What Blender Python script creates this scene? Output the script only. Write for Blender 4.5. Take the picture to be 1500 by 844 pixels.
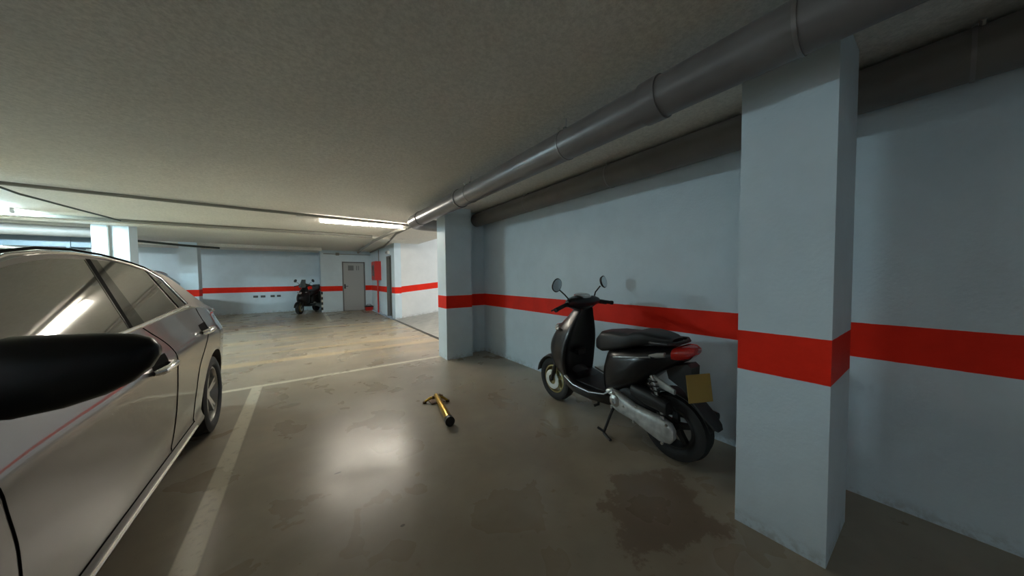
import bpy, bmesh, math, random
from mathutils import Vector, Matrix
random.seed(7)
PI = math.pi
for o in list(bpy.data.objects): bpy.data.objects.remove(o)
scene = bpy.context.scene
COL = scene.collection

# ------------------------------------------------------------------ camera
F_PX, CX, CY, CAM_H = 443.0, 750.0, 422.0, 1.30
vY = Vector(((440-CX)/F_PX, (409-CY)/F_PX, 1)).normalized()
vX = Vector(((1384-CX)/F_PX, (400-CY)/F_PX, 1)); vX = (vX - vX.dot(vY)*vY).normalized()
vD = vX.cross(vY)
if vD.y < 0: vD = -vD
vU = -vD
cam = bpy.data.cameras.new('camera'); cam.sensor_width = 36; cam.lens = F_PX/1500*36
cam.clip_start = 0.02; cam.clip_end = 100
camo = bpy.data.objects.new('camera', cam); COL.objects.link(camo)
right = Vector((vX.x, vY.x, vU.x)); down = Vector((vX.y, vY.y, vU.y)); fwd = Vector((vX.z, vY.z, vU.z))
rot = Matrix((right, -down, -fwd)).transposed()
camo.matrix_world = Matrix.Translation((0, 0, CAM_H)) @ rot.to_4x4()
scene.camera = camo

# ------------------------------------------------------------------ view, world, light levels
scene.view_settings.view_transform = 'Standard'; scene.view_settings.look = 'None'
scene.view_settings.gamma = 1.0; scene.view_settings.use_curve_mapping = False
scene.view_settings.exposure = 3.18
W = bpy.data.worlds.new('world'); scene.world = W; W.use_nodes = True
W.node_tree.nodes['Background'].inputs[0].default_value = (0.55, 0.7, 0.8, 1)
W.node_tree.nodes['Background'].inputs[1].default_value = 0.02
TUBE_MAIN, TUBE_COOL, TUBE_FILL, TUBE_FILL_BACK, RAMP_POWER = 12.5, 58.0, 7.0, 42.0, 32.0  # near and back levels drive added fill tubes outside the view
WARM = (1.0, 0.93, 0.80); COOL = (0.64, 0.90, 1.0)

# daylight coming down the exit ramp
al = bpy.data.lights.new('ramp_daylight', 'AREA'); al.shape = 'RECTANGLE'; al.size = 4.6; al.size_y = 2.0
al.energy = RAMP_POWER; al.color = (0.80, 0.92, 1.0)
alo = bpy.data.objects.new('ramp_daylight', al); COL.objects.link(alo)
alo.location = (8.6, 7.4, 2.35); alo.rotation_euler = (0, PI/2+0.1, 0)

# ------------------------------------------------------------------ materials
def mat(name, col, rough=0.5, metal=0.0, coat=0.0, emit=None, es=0.0, bump=None, var=None, spec=0.5):
    m = bpy.data.materials.new(name); m.use_nodes = True
    nt = m.node_tree; b = nt.nodes['Principled BSDF']
    b.inputs['Base Color'].default_value = (*col, 1); b.inputs['Roughness'].default_value = rough
    b.inputs['Metallic'].default_value = metal; b.inputs['Coat Weight'].default_value = coat
    b.inputs['Coat Roughness'].default_value = 0.04
    b.inputs['Specular IOR Level'].default_value = spec
    if emit:
        b.inputs['Emission Color'].default_value = (*emit, 1); b.inputs['Emission Strength'].default_value = es
    if bump or var:
        geo = nt.nodes.new('ShaderNodeTexCoord')
    if bump:
        n = nt.nodes.new('ShaderNodeTexNoise'); n.inputs['Scale'].default_value = bump[0]; n.inputs['Detail'].default_value = 4
        nt.links.new(geo.outputs['Object'], n.inputs['Vector'])
        bp = nt.nodes.new('ShaderNodeBump'); bp.inputs['Strength'].default_value = bump[1]; bp.inputs['Distance'].default_value = bump[2]
        nt.links.new(n.outputs['Fac'], bp.inputs['Height']); nt.links.new(bp.outputs['Normal'], b.inputs['Normal'])
    if var:
        n = nt.nodes.new('ShaderNodeTexNoise'); n.inputs['Scale'].default_value = var[0]; n.inputs['Detail'].default_value = 5
        nt.links.new(geo.outputs['Object'], n.inputs['Vector'])
        r = nt.nodes.new('ShaderNodeMapRange'); r.inputs['To Min'].default_value = 1-var[1]; r.inputs['To Max'].default_value = 1+var[1]
        r.inputs['From Min'].default_value = 0.3; r.inputs['From Max'].default_value = 0.7
        nt.links.new(n.outputs['Fac'], r.inputs['Value'])
        h = nt.nodes.new('ShaderNodeHueSaturation'); h.inputs['Color'].default_value = (*col, 1)
        nt.links.new(r.outputs['Result'], h.inputs['Value']); nt.links.new(h.outputs['Color'], b.inputs['Base Color'])
    return m

class N:
    """small node helper"""
    def __init__(s, m): s.nt = m.node_tree
    def val(s, x): return x
    def math(s, op, a, b=None, clamp=False):
        n = s.nt.nodes.new('ShaderNodeMath'); n.operation = op; n.use_clamp = clamp
        for i, v in enumerate((a, b)):
            if v is None: continue
            if isinstance(v, (int, float)): n.inputs[i].default_value = v
            else: s.nt.links.new(v, n.inputs[i])
        return n.outputs[0]
    def noise(s, vec, scale, detail=4, rough=0.5, dist=0.0):
        n = s.nt.nodes.new('ShaderNodeTexNoise'); n.inputs['Scale'].default_value = scale; n.inputs['Detail'].default_value = detail
        n.inputs['Roughness'].default_value = rough; n.inputs['Distortion'].default_value = dist
        s.nt.links.new(vec, n.inputs['Vector']); return n.outputs['Fac']
    def step(s, x, lo, hi):
        n = s.nt.nodes.new('ShaderNodeMapRange'); n.interpolation_type = 'SMOOTHSTEP'
        s.nt.links.new(x, n.inputs['Value'])
        n.inputs['From Min'].default_value = lo; n.inputs['From Max'].default_value = hi; return n.outputs['Result']
    def mix(s, f, a, b):
        n = s.nt.nodes.new('ShaderNodeMix'); n.data_type = 'RGBA'
        for i, v in ((0, f), (6, a), (7, b)):
            if isinstance(v, (int, float)): n.inputs[i].default_value = v
            elif isinstance(v, tuple): n.inputs[i].default_value = (*v, 1)
            else: s.nt.links.new(v, n.inputs[i])
        return n.outputs[2]
    def pos(s):
        g = s.nt.nodes.new('ShaderNodeNewGeometry'); x = s.nt.nodes.new('ShaderNodeSeparateXYZ')
        s.nt.links.new(g.outputs['Position'], x.inputs[0]); return g.outputs['Position'], x.outputs[0], x.outputs[1], x.outputs[2]
    def band(s, x, a, b, e=0.002):
        return s.math('MULTIPLY', s.step(x, a-e, a+e), s.math('SUBTRACT', 1.0, s.step(x, b-e, b+e)))
    def bump(s, h, strength, dist):
        n = s.nt.nodes.new('ShaderNodeBump'); n.inputs['Strength'].default_value = strength; n.inputs['Distance'].default_value = dist
        s.nt.links.new(h, n.inputs['Height']); return n.outputs['Normal']

STR0, STR1 = 0.814, 1.015
def wall_mat(name, base=(0.66, 0.765, 0.825), slope=0.0, x0=0.0, stripe=True, red=(0.90, 0.024, 0.006)):
    m = bpy.data.materials.new(name); m.use_nodes = True; n = N(m); b = m.node_tree.nodes['Principled BSDF']
    P, x, y, z = n.pos()
    zz = z
    if slope:
        zz = n.math('SUBTRACT', z, n.math('MULTIPLY', n.math('MAXIMUM', n.math('SUBTRACT', x, x0), 0.0), slope))
    dirt = n.noise(P, 3.0, 6, 0.6)
    marks = n.step(n.noise(P, 9.0, 8, 0.7, 0.6), 0.66, 0.74)
    c = n.mix(n.step(dirt, 0.35, 0.7), base, tuple(v*0.94 for v in base))
    c = n.mix(n.math('MULTIPLY', marks, 0.14), c, tuple(v*0.55 for v in base))
    low = n.math('MULTIPLY', n.math('SUBTRACT', 1.0, n.step(zz, 0.0, 0.10)), n.step(n.noise(P, 14.0, 5, 0.7), 0.42, 0.62))
    c = n.mix(n.math('MULTIPLY', low, 0.4), c, (0.17, 0.15, 0.12))
    if stripe:
        wob = n.math('MULTIPLY', n.math('SUBTRACT', n.noise(P, 25.0, 3), 0.5), 0.004)
        zs = n.math('ADD', zz, wob)
        c = n.mix(n.band(zs, STR0, STR1, 0.0015), c, n.mix(n.step(dirt, 0.3, 0.7), red, tuple(v*0.86 for v in red)))
    m.node_tree.links.new(c, b.inputs['Base Color'])
    b.inputs['Roughness'].default_value = 0.6; b.inputs['Specular IOR Level'].default_value = 0.2
    m.node_tree.links.new(n.bump(n.noise(P, 55.0, 4), 0.12, 0.01), b.inputs['Normal'])
    return m
M_wall = wall_mat('wall_paint')
M_ramp_wall = wall_mat('ramp_wall_paint', base=(0.76, 0.76, 0.75), slope=0.1, x0=2.44)
M_plain = wall_mat('plain_wall_paint', stripe=False)

def ceiling_mat():
    m = bpy.data.materials.new('rough_ceiling_plaster'); m.use_nodes = True; n = N(m); b = m.node_tree.nodes['Principled BSDF']
    P, x, y, z = n.pos()
    a = n.noise(P, 45.0, 6, 0.7); big = n.noise(P, 0.9, 3)
    c = n.mix(n.step(a, 0.3, 0.7), (0.66, 0.63, 0.565), (0.86, 0.825, 0.75))
    c = n.mix(n.math('MULTIPLY', n.step(big, 0.35, 0.7), 0.25), c, (0.58, 0.57, 0.53))
    m.node_tree.links.new(c, b.inputs['Base Color']); b.inputs['Roughness'].default_value = 0.9
    b.inputs['Specular IOR Level'].default_value = 0.2
    m.node_tree.links.new(n.bump(a, 0.5, 0.012), b.inputs['Normal'])
    return m
M_ceil = ceiling_mat()

def floor_mat():
    m = bpy.data.materials.new('polished_concrete'); m.use_nodes = True; n = N(m); b = m.node_tree.nodes['Principled BSDF']
    P, x, y, z = n.pos()
    n1 = n.noise(P, 1.3, 6, 0.6, 0.3); n2 = n.noise(P, 2.6, 3, 0.5, 0.4); n3 = n.noise(P, 0.35, 3)
    c = n.mix(n.step(n1, 0.2, 0.8), (0.29, 0.24, 0.175), (0.44, 0.385, 0.30))
    c = n.mix(n.math('MULTIPLY', n.step(n2, 0.3, 0.75), 0.6), c, (0.27, 0.235, 0.18))
    c = n.mix(n.math('MULTIPLY', n.step(n.noise(P, 14.0, 8, 0.7), 0.60, 0.70), 0.35), c, (0.16, 0.13, 0.09))
    c = n.mix(n.math('MULTIPLY', n.step(n3, 0.4, 0.7), 0.3), c, (0.46, 0.38, 0.25))
    # long tyre sweep bands across the lane
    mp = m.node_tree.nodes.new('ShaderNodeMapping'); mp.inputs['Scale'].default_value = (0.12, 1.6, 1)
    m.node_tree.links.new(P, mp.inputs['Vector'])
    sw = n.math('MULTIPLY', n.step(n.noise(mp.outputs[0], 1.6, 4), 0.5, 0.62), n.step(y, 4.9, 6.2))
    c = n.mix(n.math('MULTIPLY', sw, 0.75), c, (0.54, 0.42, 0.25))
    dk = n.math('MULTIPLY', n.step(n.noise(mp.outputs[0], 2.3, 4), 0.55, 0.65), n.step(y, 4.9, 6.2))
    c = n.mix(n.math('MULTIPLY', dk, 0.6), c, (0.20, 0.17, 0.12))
    # peeled brown patch in front of the near pillar
    def blob(cx, cy, rx, ry, soft=0.25, ns=5.0, amp=0.9):
        dx = n.math('DIVIDE', n.math('SUBTRACT', x, cx), rx); dy = n.math('DIVIDE', n.math('SUBTRACT', y, cy), ry)
        d = n.math('ADD', n.math('MULTIPLY', dx, dx), n.math('MULTIPLY', dy, dy))
        d = n.math('ADD', d, n.math('MULTIPLY', n.math('SUBTRACT', n.noise(P, ns, 7, 0.65), 0.5), amp*2.4))
        return n.math('SUBTRACT', 1.0, n.step(d, 1-soft, 1+soft))
    st = blob(1.62, 0.90, 0.34, 0.26, 0.2, 4.5, 2.2)
    c = n.mix(n.math('MULTIPLY', st, 0.6), c, (0.15, 0.095, 0.065))
    for (sx, sy, rx, ry, k) in ((0.169, 2.298, 0.022, 0.007, 0.9), (0.404, 1.602, 0.012, 0.009, 0.9)):
        c = n.mix(n.math('MULTIPLY', blob(sx, sy, rx, ry, 0.1, 30, 0.4), k), c, (0.05, 0.04, 0.03))
    wornn = n.math('SUBTRACT', 1.0, n.math('MULTIPLY', n.step(n.noise(P, 16.0, 6, 0.7), 0.5, 0.68), 0.6))
    paint = (0.85, 0.79, 0.62)
    def line(xa, xb, ya, yb, k):
        return n.math('MULTIPLY', n.math('MULTIPLY', n.band(x, xa, xb, 0.006), n.band(y, ya, yb, 0.006)), n.math('MULTIPLY', wornn, k))
    for L in ((-0.515, -0.415, -3, 4.72, 0.62), (-4.0, 1.86, 4.72, 4.80, 0.75), (-6.0, 0.25, 10.75, 10.85, 0.4), (0.66, 0.76, 10.85, 13.7, 0.6), (-3.4, -3.3, -3, 4.72, 0.6), (-2.6, -2.5, 10.85, 15, 0.4)):
        c = n.mix(line(*L), c, paint)
    m.node_tree.links.new(c, b.inputs['Base Color'])
    rg = n.math('ADD', 0.26, n.math('MULTIPLY', n.step(n2, 0.3, 0.75), 0.07))
    rg = n.math('ADD', rg, n.math('MULTIPLY', n.step(n1, 0.45, 0.7), 0.10))
    m.node_tree.links.new(rg, b.inputs['Roughness'])
    b.inputs['Specular IOR Level'].default_value = 0.42
    m.node_tree.links.new(n.bump(n.noise(P, 7.0, 5, 0.6), 0.06, 0.02), b.inputs['Normal'])
    return m
M_floor = floor_mat()
M_ramp = mat('ramp_concrete', (0.40, 0.385, 0.35), 0.75, var=(6, 0.15), bump=(60, 0.3, 0.01))

M_pipe = mat('grey_pvc_pipe', (0.17, 0.155, 0.15), 0.32, var=(4, 0.12))
M_pipe2 = mat('dusty_grey_pipe', (0.17, 0.155, 0.14), 0.5, var=(4, 0.12))
M_duct = mat('duct_blue_grey', (0.10, 0.14, 0.17), 0.45)
M_steel = mat('zinc_steel', (0.6, 0.6, 0.58), 0.35, 1.0)
M_clamp = mat('dull_clamp', (0.25, 0.24, 0.23), 0.4, 0.6)
M_conduit = mat('conduit_grey', (0.22, 0.215, 0.19), 0.5)
M_cable = mat('cable_black', (0.03, 0.04, 0.035), 0.5)
M_diff = mat('tube_diffuser_warm', (0.9, 0.9, 0.9), 0.4, emit=WARM, es=TUBE_MAIN)
M_diffc = mat('tube_diffuser_cool', (0.9, 0.9, 0.9), 0.4, emit=COOL, es=TUBE_COOL)
M_fill = mat('tube_diffuser_fill', (0.9, 0.9, 0.9), 0.4, emit=(0.85, 0.95, 1.0), es=TUBE_FILL)  # glow of the added fill tubes to the left and behind
M_fill_back = mat('tube_diffuser_fill_back', (0.9, 0.9, 0.9), 0.4, emit=(0.8, 0.95, 1.0), es=TUBE_FILL_BACK)  # glow of the added fill tube for the back zone
M_white = mat('white_plastic', (0.7, 0.7, 0.68), 0.4)
M_paint = mat('car_grey_metallic', (0.125, 0.109, 0.096), 0.34, 0.8, coat=1.0)
M_paintd = mat('car_dark_blue', (0.012, 0.02, 0.03), 0.25, 0.3, coat=1.0)
M_glass = mat('tinted_car_glass', (0.06, 0.056, 0.05), 0.03, 0.0, coat=1.0, spec=1.0)
M_black = mat('black_plastic', (0.012, 0.012, 0.013), 0.35)
M_matt0 = mat('satin_black', (0.012, 0.012, 0.012), 0.06, spec=0.5)
M_gap = mat('seam_black', (0.004, 0.004, 0.004), 0.8, spec=0.05)
M_gloss = mat('gloss_black', (0.010, 0.010, 0.011), 0.16, coat=0.5)
M_mirrorcase = mat('mirror_case_black', (0.006, 0.006, 0.006), 0.28, spec=0.3)
M_chrome = mat('chrome', (0.92, 0.91, 0.89), 0.2, 1.0)
M_alloy = mat('alloy_silver', (0.55, 0.54, 0.52), 0.28, 0.9)
M_rubber = mat('tyre_rubber', (0.013, 0.013, 0.013), 0.75, bump=(90, 0.2, 0.003))
M_red_lens = mat('red_lens', (0.45, 0.015, 0.01), 0.12, coat=0.6)
M_clear_lens = mat('clear_lens', (0.55, 0.55, 0.52), 0.1, 0.4, coat=0.6)

# ------------------------------------------------------------------ mesh helpers
class MB:
    def __init__(s): s.bm = bmesh.new()
    def add(s, vs, fs):
        v = [s.bm.verts.new(p) for p in vs]
        for f in fs:
            try: s.bm.faces.new([v[i] for i in f])
            except ValueError: pass
        return v
    def box(s, x0, x1, y0, y1, z0, z1, T=None):
        p = [Vector((x, y, z)) for x in (x0, x1) for y in (y0, y1) for z in (z0, z1)]
        if T: p = [T @ q for q in p]
        s.add(p, [(0, 1, 3, 2), (4, 6, 7, 5), (0, 4, 5, 1), (2, 3, 7, 6), (0, 2, 6, 4), (1, 5, 7, 3)]); return s
    def cyl(s, a, b, r, r2=None, n=16, cap=True):
        a = Vector(a); b = Vector(b); r2 = r if r2 is None else r2
        d = (b-a).normalized(); u = d.orthogonal().normalized(); w = d.cross(u)
        A = [a + (u*math.cos(2*PI*i/n) + w*math.sin(2*PI*i/n))*r for i in range(n)]
        B = [b + (u*math.cos(2*PI*i/n) + w*math.sin(2*PI*i/n))*r2 for i in range(n)]
        f = [(i, (i+1) % n, n+(i+1) % n, n+i) for i in range(n)]
        if cap: f += [tuple(range(n-1, -1, -1)), tuple(range(n, 2*n))]
        s.add(A+B, f); return s
    def tube(s, pts, r, n=10, rs=None):
        pts = [Vector(p) for p in pts]; rings = []; u = None
        for i, p in enumerate(pts):
            d = (pts[min(i+1, len(pts)-1)] - pts[max(i-1, 0)]).normalized()
            u = d.orthogonal().normalized() if u is None else (u - u.dot(d)*d).normalized()
            w = d.cross(u); rr = rs[i] if rs else r
            rings.append([p + (u*math.cos(2*PI*k/n) + w*math.sin(2*PI*k/n))*rr for k in range(n)])
        s.rings(rings); return s
    def rings(s, rings, cap=True, closed=True):
        n = len(rings[0]); vs = [p for r in rings for p in r]; f = []
        for i in range(len(rings)-1):
            for k in range(n if closed else n-1):
                f.append((i*n+k, i*n+(k+1) % n, (i+1)*n+(k+1) % n, (i+1)*n+k))
        if cap and closed: f += [tuple(range(n-1, -1, -1)), tuple((len(rings)-1)*n+k for k in range(n))]
        s.add(vs, f); return s
    def loft(s, secs, n=20, axis='y'):
        """secs: (t, cx, cz, half width, half height, exponent); rings square to axis"""
        R = []
        for (t, cx, cz, hw, hh, e) in secs:
            ring = []
            for k in range(n):
                a = 2*PI*k/n; c, q = math.cos(a), math.sin(a)
                px = cx + hw*math.copysign(abs(c)**(2/e), c); pz = cz + hh*math.copysign(abs(q)**(2/e), q)
                ring.append(Vector((px, t, pz)) if axis == 'y' else Vector((t, px, pz)) if axis == 'x' else Vector((px, pz, t)))
            R.append(ring)
        s.rings(R); return s
    def prism(s, poly, x0, x1, inset=0.0):
        """poly in (y,z) extruded along x"""
        n = len(poly); A = [Vector((x0, p[0], p[1])) for p in poly]; B = [Vector((x1, p[0], p[1])) for p in poly]
        s.add(A+B, [(i, (i+1) % n, n+(i+1) % n, n+i) for i in range(n)] + [tuple(range(n-1, -1, -1)), tuple(range(n, 2*n))]); return s
    def lathe(s, prof, c, axis='x', n=40, closed=True):
        """prof: (offset along axis, radius)"""
        c = Vector(c); R = []
        for k in range(n):
            a = 2*PI*k/n; r = []
            for (t, rad) in prof:
                p = Vector((t, rad*math.cos(a), rad*math.sin(a)))
                if axis == 'z': p = Vector((p.y, p.z, p.x))
                if axis == 'y': p = Vector((p.y, p.x, p.z))
                r.append(c+p)
            R.append(r)
        m = len(prof); vs = [p for r in R for p in r]; f = []
        for k in range(n):
            for j in range(m if closed else m-1):
                f.append((k*m+j, k*m+(j+1) % m, ((k+1) % n)*m+(j+1) % m, ((k+1) % n)*m+j))
        s.add(vs, f); return s
    def grid(s, P, thick=0.0, nrm=None):
        """P: 2-D list of points; optional thickness along -nrm"""
        h, w = len(P), len(P[0]); vs = [p for r in P for p in r]
        f = [(i*w+j, i*w+j+1, (i+1)*w+j+1, (i+1)*w+j) for i in range(h-1) for j in range(w-1)]
        if thick:
            o = len(vs); vs = vs + [Vector(p) - Vector(nrm)*thick for p in vs]
            f += [tuple(o+q for q in reversed(a)) for a in f[:]]
            per = [(0, j) for j in range(w)] + [(i, w-1) for i in range(1, h)] + [(h-1, j) for j in range(w-2, -1, -1)] + [(i, 0) for i in range(h-2, 0, -1)]
            idx = [a*w+b for a, b in per]
            for k in range(len(idx)):
                a, b = idx[k], idx[(k+1) % len(idx)]; f.append((b, a, o+a, o+b))
        s.add(vs, f); return s
    def build(s, name, m, parent=None, smooth=True, ang=38, bevel=0, seg=2, sub=0, loc=None):
        bm = s.bm
        if bevel:
            bmesh.ops.bevel(bm, geom=[e for e in bm.edges if len(e.link_faces) == 2 and e.calc_face_angle(0) > 0.6], offset=bevel, segments=seg, affect='EDGES', profile=0.5)
        bmesh.ops.recalc_face_normals(bm, faces=bm.faces)
        if smooth:
            for f in bm.faces: f.smooth = True
            for e in bm.edges:
                if len(e.link_faces) == 2 and e.calc_face_angle(0) > math.radians(ang): e.smooth = False
        me = bpy.data.meshes.new(name); bm.to_mesh(me); bm.free()
        me.materials.append(m)
        o = bpy.data.objects.new(name, me); COL.objects.link(o)
        if parent: o.parent = parent
        if sub:
            md = o.modifiers.new('sub', 'SUBSURF'); md.levels = sub; md.render_levels = sub
        return o

def empty(name, label, cat, loc=(0, 0, 0), rz=0, group=None):
    o = bpy.data.objects.new(name, None); COL.objects.link(o); o.location = loc; o.rotation_euler = (0, 0, rz)
    o.empty_display_size = 0.1; o['label'] = label; o['category'] = cat
    if group: o['group'] = group
    return o
def tag(o, label, cat, group=None):
    o['label'] = label; o['category'] = cat
    if group: o['group'] = group
    return o
def struct(o): o['kind'] = 'structure'; return o
def boolean(o, cutter):
    md = o.modifiers.new('cut', 'BOOLEAN'); md.operation = 'DIFFERENCE'; md.object = cutter; md.solver = 'EXACT'
    dg = bpy.context.evaluated_depsgraph_get(); dg.update()
    me = bpy.data.meshes.new_from_object(o.evaluated_get(dg)); o.modifiers.clear(); o.data = me
    bpy.data.objects.remove(cutter)

# ------------------------------------------------------------------ room shell
CZ = 2.41
WR, YB, YD, XS, YR = 2.66, 15.2, 13.75, 2.44, 9.95      # right wall, back wall, door wall, side wall, ramp wall
XL, Y0 = -9.0, -3.5
struct(MB().box(XL-0.2, 2.34, Y0-0.2, YB+0.2, -0.2, 0).box(2.34, WR+0.2, Y0-0.2, 4.95, -0.2, 0).build('floor', M_floor, smooth=False))
struct(MB().box(XL-0.2, WR+0.2, Y0-0.2, 4.95, CZ, CZ+0.25).box(XL-0.2, 3.2, 4.95, YB+0.2, CZ, CZ+0.25).build('ceiling', M_ceil, smooth=False))
struct(MB().box(WR, WR+0.2, Y0, 4.95, 0, CZ).build('wall_right', M_wall, smooth=False))
struct(MB().box(XL, XS+0.2, YB, YB+0.2, 0, CZ).build('wall_back', M_wall, smooth=False))
struct(MB().box(XL-0.2, XL, Y0, YB, 0, CZ).build('wall_left', M_wall, smooth=False))
struct(MB().box(XL, WR, Y0-0.2, Y0, 0, CZ).build('wall_behind', M_wall, smooth=False))
# stair-core: wall with the door, facing the lane
DX0, DX1, DZ = 1.37, 2.20, 1.98
struct(MB().box(0.65, DX0, YD, YD+0.15, 0, CZ).box(DX1, XS, YD, YD+0.15, 0, CZ).box(DX0, DX1, YD, YD+0.15, DZ, CZ)
       .box(0.65, 0.80, YD+0.15, YB, 0, CZ).build('wall_door_side', M_wall, smooth=False))
SD0, SD1, SDZ = 10.35, 11.0, 2.05
struct(MB().box(XS, XS+0.2, YR, SD0, 0, CZ).box(XS, XS+0.2, SD1, YD+0.15, 0, CZ).box(XS, XS+0.2, SD0, SD1, SDZ, CZ).build('wall_lane_side', M_wall, smooth=False))
# ramp beyond the right side
def wedge(x0, x1, y0, y1, z0, z1, t, name, m):
    b = MB(); b.add([(x0, y0, z0), (x1, y0, z1), (x1, y1, z1), (x0, y1, z0), (x0, y0, z0-t), (x1, y0, z1-t), (x1, y1, z1-t), (x0, y1, z0-t)],
        [(0, 1, 2, 3), (4, 7, 6, 5), (0, 4, 5, 1), (1, 5, 6, 2), (2, 6, 7, 3), (3, 7, 4, 0)])
    return struct(b.build(name, m, smooth=False))
wedge(2.42, 9.0, 4.95, YR, 0.0, 0.66, 0.2, 'floor_ramp', M_ramp)
wedge(3.2, 9.0, 4.95, YR, CZ+0.25, CZ+2.0, 0.2, 'ceiling_ramp', M_ceil)
struct(MB().box(XS+0.2, 9.0, YR, YR+0.2, 0, CZ+2.2).build('wall_ramp_far', M_ramp_wall, smooth=False))
struct(MB().box(2.312, WR-0.001, 4.66, 4.80, 0, CZ).build('wall_return', M_wall, smooth=False))
struct(MB().box(WR+0.2, 9.0, 4.75, 4.95, 0, CZ+2.2).build('wall_ramp_near', M_ramp_wall, smooth=False))
# drain at the foot of the ramp
dr = empty('drain_channel', 'long narrow dark drainage channel with a grate at the foot of the ramp', 'drain', (2.38, 7.45, 0))
MB().box(-0.04, 0.04, -2.5, 2.5, -0.06, -0.045).box(-0.04, -0.034, -2.5, 2.5, -0.06, 0.002).box(0.034, 0.04, -2.5, 2.5, -0.06, 0.002).build('channel', M_gap, dr, smooth=False)
g = MB()
for i in range(125): g.box(-0.034, 0.034, -2.49+i*0.04, -2.475+i*0.04, -0.02, -0.002)
g.build('grate', M_conduit, dr, smooth=False)
# doors
d1 = empty('door_1', 'pale grey metal door in the back right corner beside the red hose cabinet', 'door', ((DX0+DX1)/2, YD, 0))
d1['kind'] = 'structure'
hw = (DX1-DX0)/2
M_door = mat('door_grey', (0.42, 0.43, 0.43), 0.4); M_frame = mat('door_frame_dark', (0.16, 0.165, 0.165), 0.45)
MB().box(-hw+0.04, hw-0.04, 0.04, 0.09, 0.01, DZ-0.04).build('door_leaf', M_door, d1, bevel=0.004)
MB().box(-hw, -hw+0.045, 0.0, 0.14, 0, DZ).box(hw-0.045, hw, 0.0, 0.14, 0, DZ).box(-hw, hw, 0.0, 0.14, DZ-0.045, DZ).build('door_frame', M_frame, d1, smooth=False)
MB().cyl((-hw+0.09, 0.04, 1.0), (-hw+0.09, -0.03, 1.0), 0.012, n=8).cyl((-hw+0.09, -0.03, 1.0), (-hw+0.20, -0.03, 1.0), 0.011, n=8).box(-hw+0.065, -hw+0.115, 0.03, 0.042, 0.9, 1.08).build('door_handle', M_black, d1)
sg = MB().box(-0.20, 0.0, 0.033, 0.041, 1.63, 1.83).build('sign', mat('sign_grey', (0.17, 0.18, 0.18), 0.5), d1)
sg['label'] = 'small dark square notice'
for x in (0.10, 0.17): MB().box(x, x+0.025, 0.035, 0.041, 1.64, 1.82).build('vent_slot', M_frame, d1, smooth=False)
d2 = empty('door_2', 'narrow dark doorway in the side wall of the lane', 'door', (XS, (SD0+SD1)/2, 0)); d2['kind'] = 'structure'
MB().box(0.09, 0.13, -0.3, 0.3, 0.01, SDZ-0.02).build('door_leaf', mat('dark_door', (0.05, 0.045, 0.03), 0.5), d2, smooth=False)
MB().box(-0.01, 0.16, -0.325, -0.29, 0, SDZ).box(-0.01, 0.16, 0.29, 0.325, 0, SDZ).box(-0.01, 0.16, -0.325, 0.325, SDZ-0.035, SDZ).build('door_frame', M_frame, d2, smooth=False)
# shallow beam on the pillar grid line
struct(MB().box(XL, 2.44, 8.72, 9.12, CZ-0.05, CZ).build('trim_1', M_ceil, smooth=False))
struct(MB().box(XL, 0.65, 12.75, 13.05, CZ-0.10, CZ).build('trim_2', M_ceil, smooth=False))

# ------------------------------------------------------------------ pillars
def pillar(x0, x1, y0, y1, label, bev=0.012, m=M_wall):
    o = MB().box(-(x1-x0)/2, (x1-x0)/2, -(y1-y0)/2, (y1-y0)/2, 0, CZ-0.001).build('pillar', m, bevel=bev, seg=1, smooth=False)
    o.location = ((x0+x1)/2, (y0+y1)/2, 0)
    return tag(o, label, 'pillar')
pillar(1.86, 2.31, 0.27, 0.61, 'large white square pillar with a red band, nearest, right of the black scooter', 0.022)
pillar(1.86, 2.31, 4.46, 4.80, 'white square pillar with a red band standing under the end of the overhead pipe')
pillar(-3.17, -2.71, 9.12, 9.5, 'brightly lit white pillar with a vertical conduit rising behind the grey car')
pillar(-2.86, -2.48, 12.7, 13.1, 'white pillar with a red band near the back wall, just past the car\'s boot')
cg = MB().box(-0.012, 0.045, -0.014, 0.0, 0.08, 0.80).box(-0.014, -0.0005, -0.014, 0.06, 0.08, 0.80)
mg = bpy.data.materials.new('striped_guard'); mg.use_nodes = True; n_ = N(mg); P, x, y, z = n_.pos()
mg.node_tree.links.new(n_.mix(n_.step(n_.math('FRACT', n_.math('DIVIDE', z, 0.2)), 0.49, 0.51), (0.7, 0.7, 0.62), (0.02, 0.02, 0.02)), mg.node_tree.nodes['Principled BSDF'].inputs['Base Color'])
o = cg.build('corner_guard', mg, smooth=False); o.location = (0.65, YD, 0)
tag(o, 'black and white striped corner guard on the wall edge beside the far motorbike', 'corner guard')
cg2 = MB().box(-0.05, 0.01, -0.012, 0.0, 0.55, 0.68).build('corner_guard', M_gap, smooth=False); cg2.location = (-2.48, 12.7, 0)
tag(cg2, 'small black corner bumper low on the pillar behind the car boot', 'corner guard')

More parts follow.
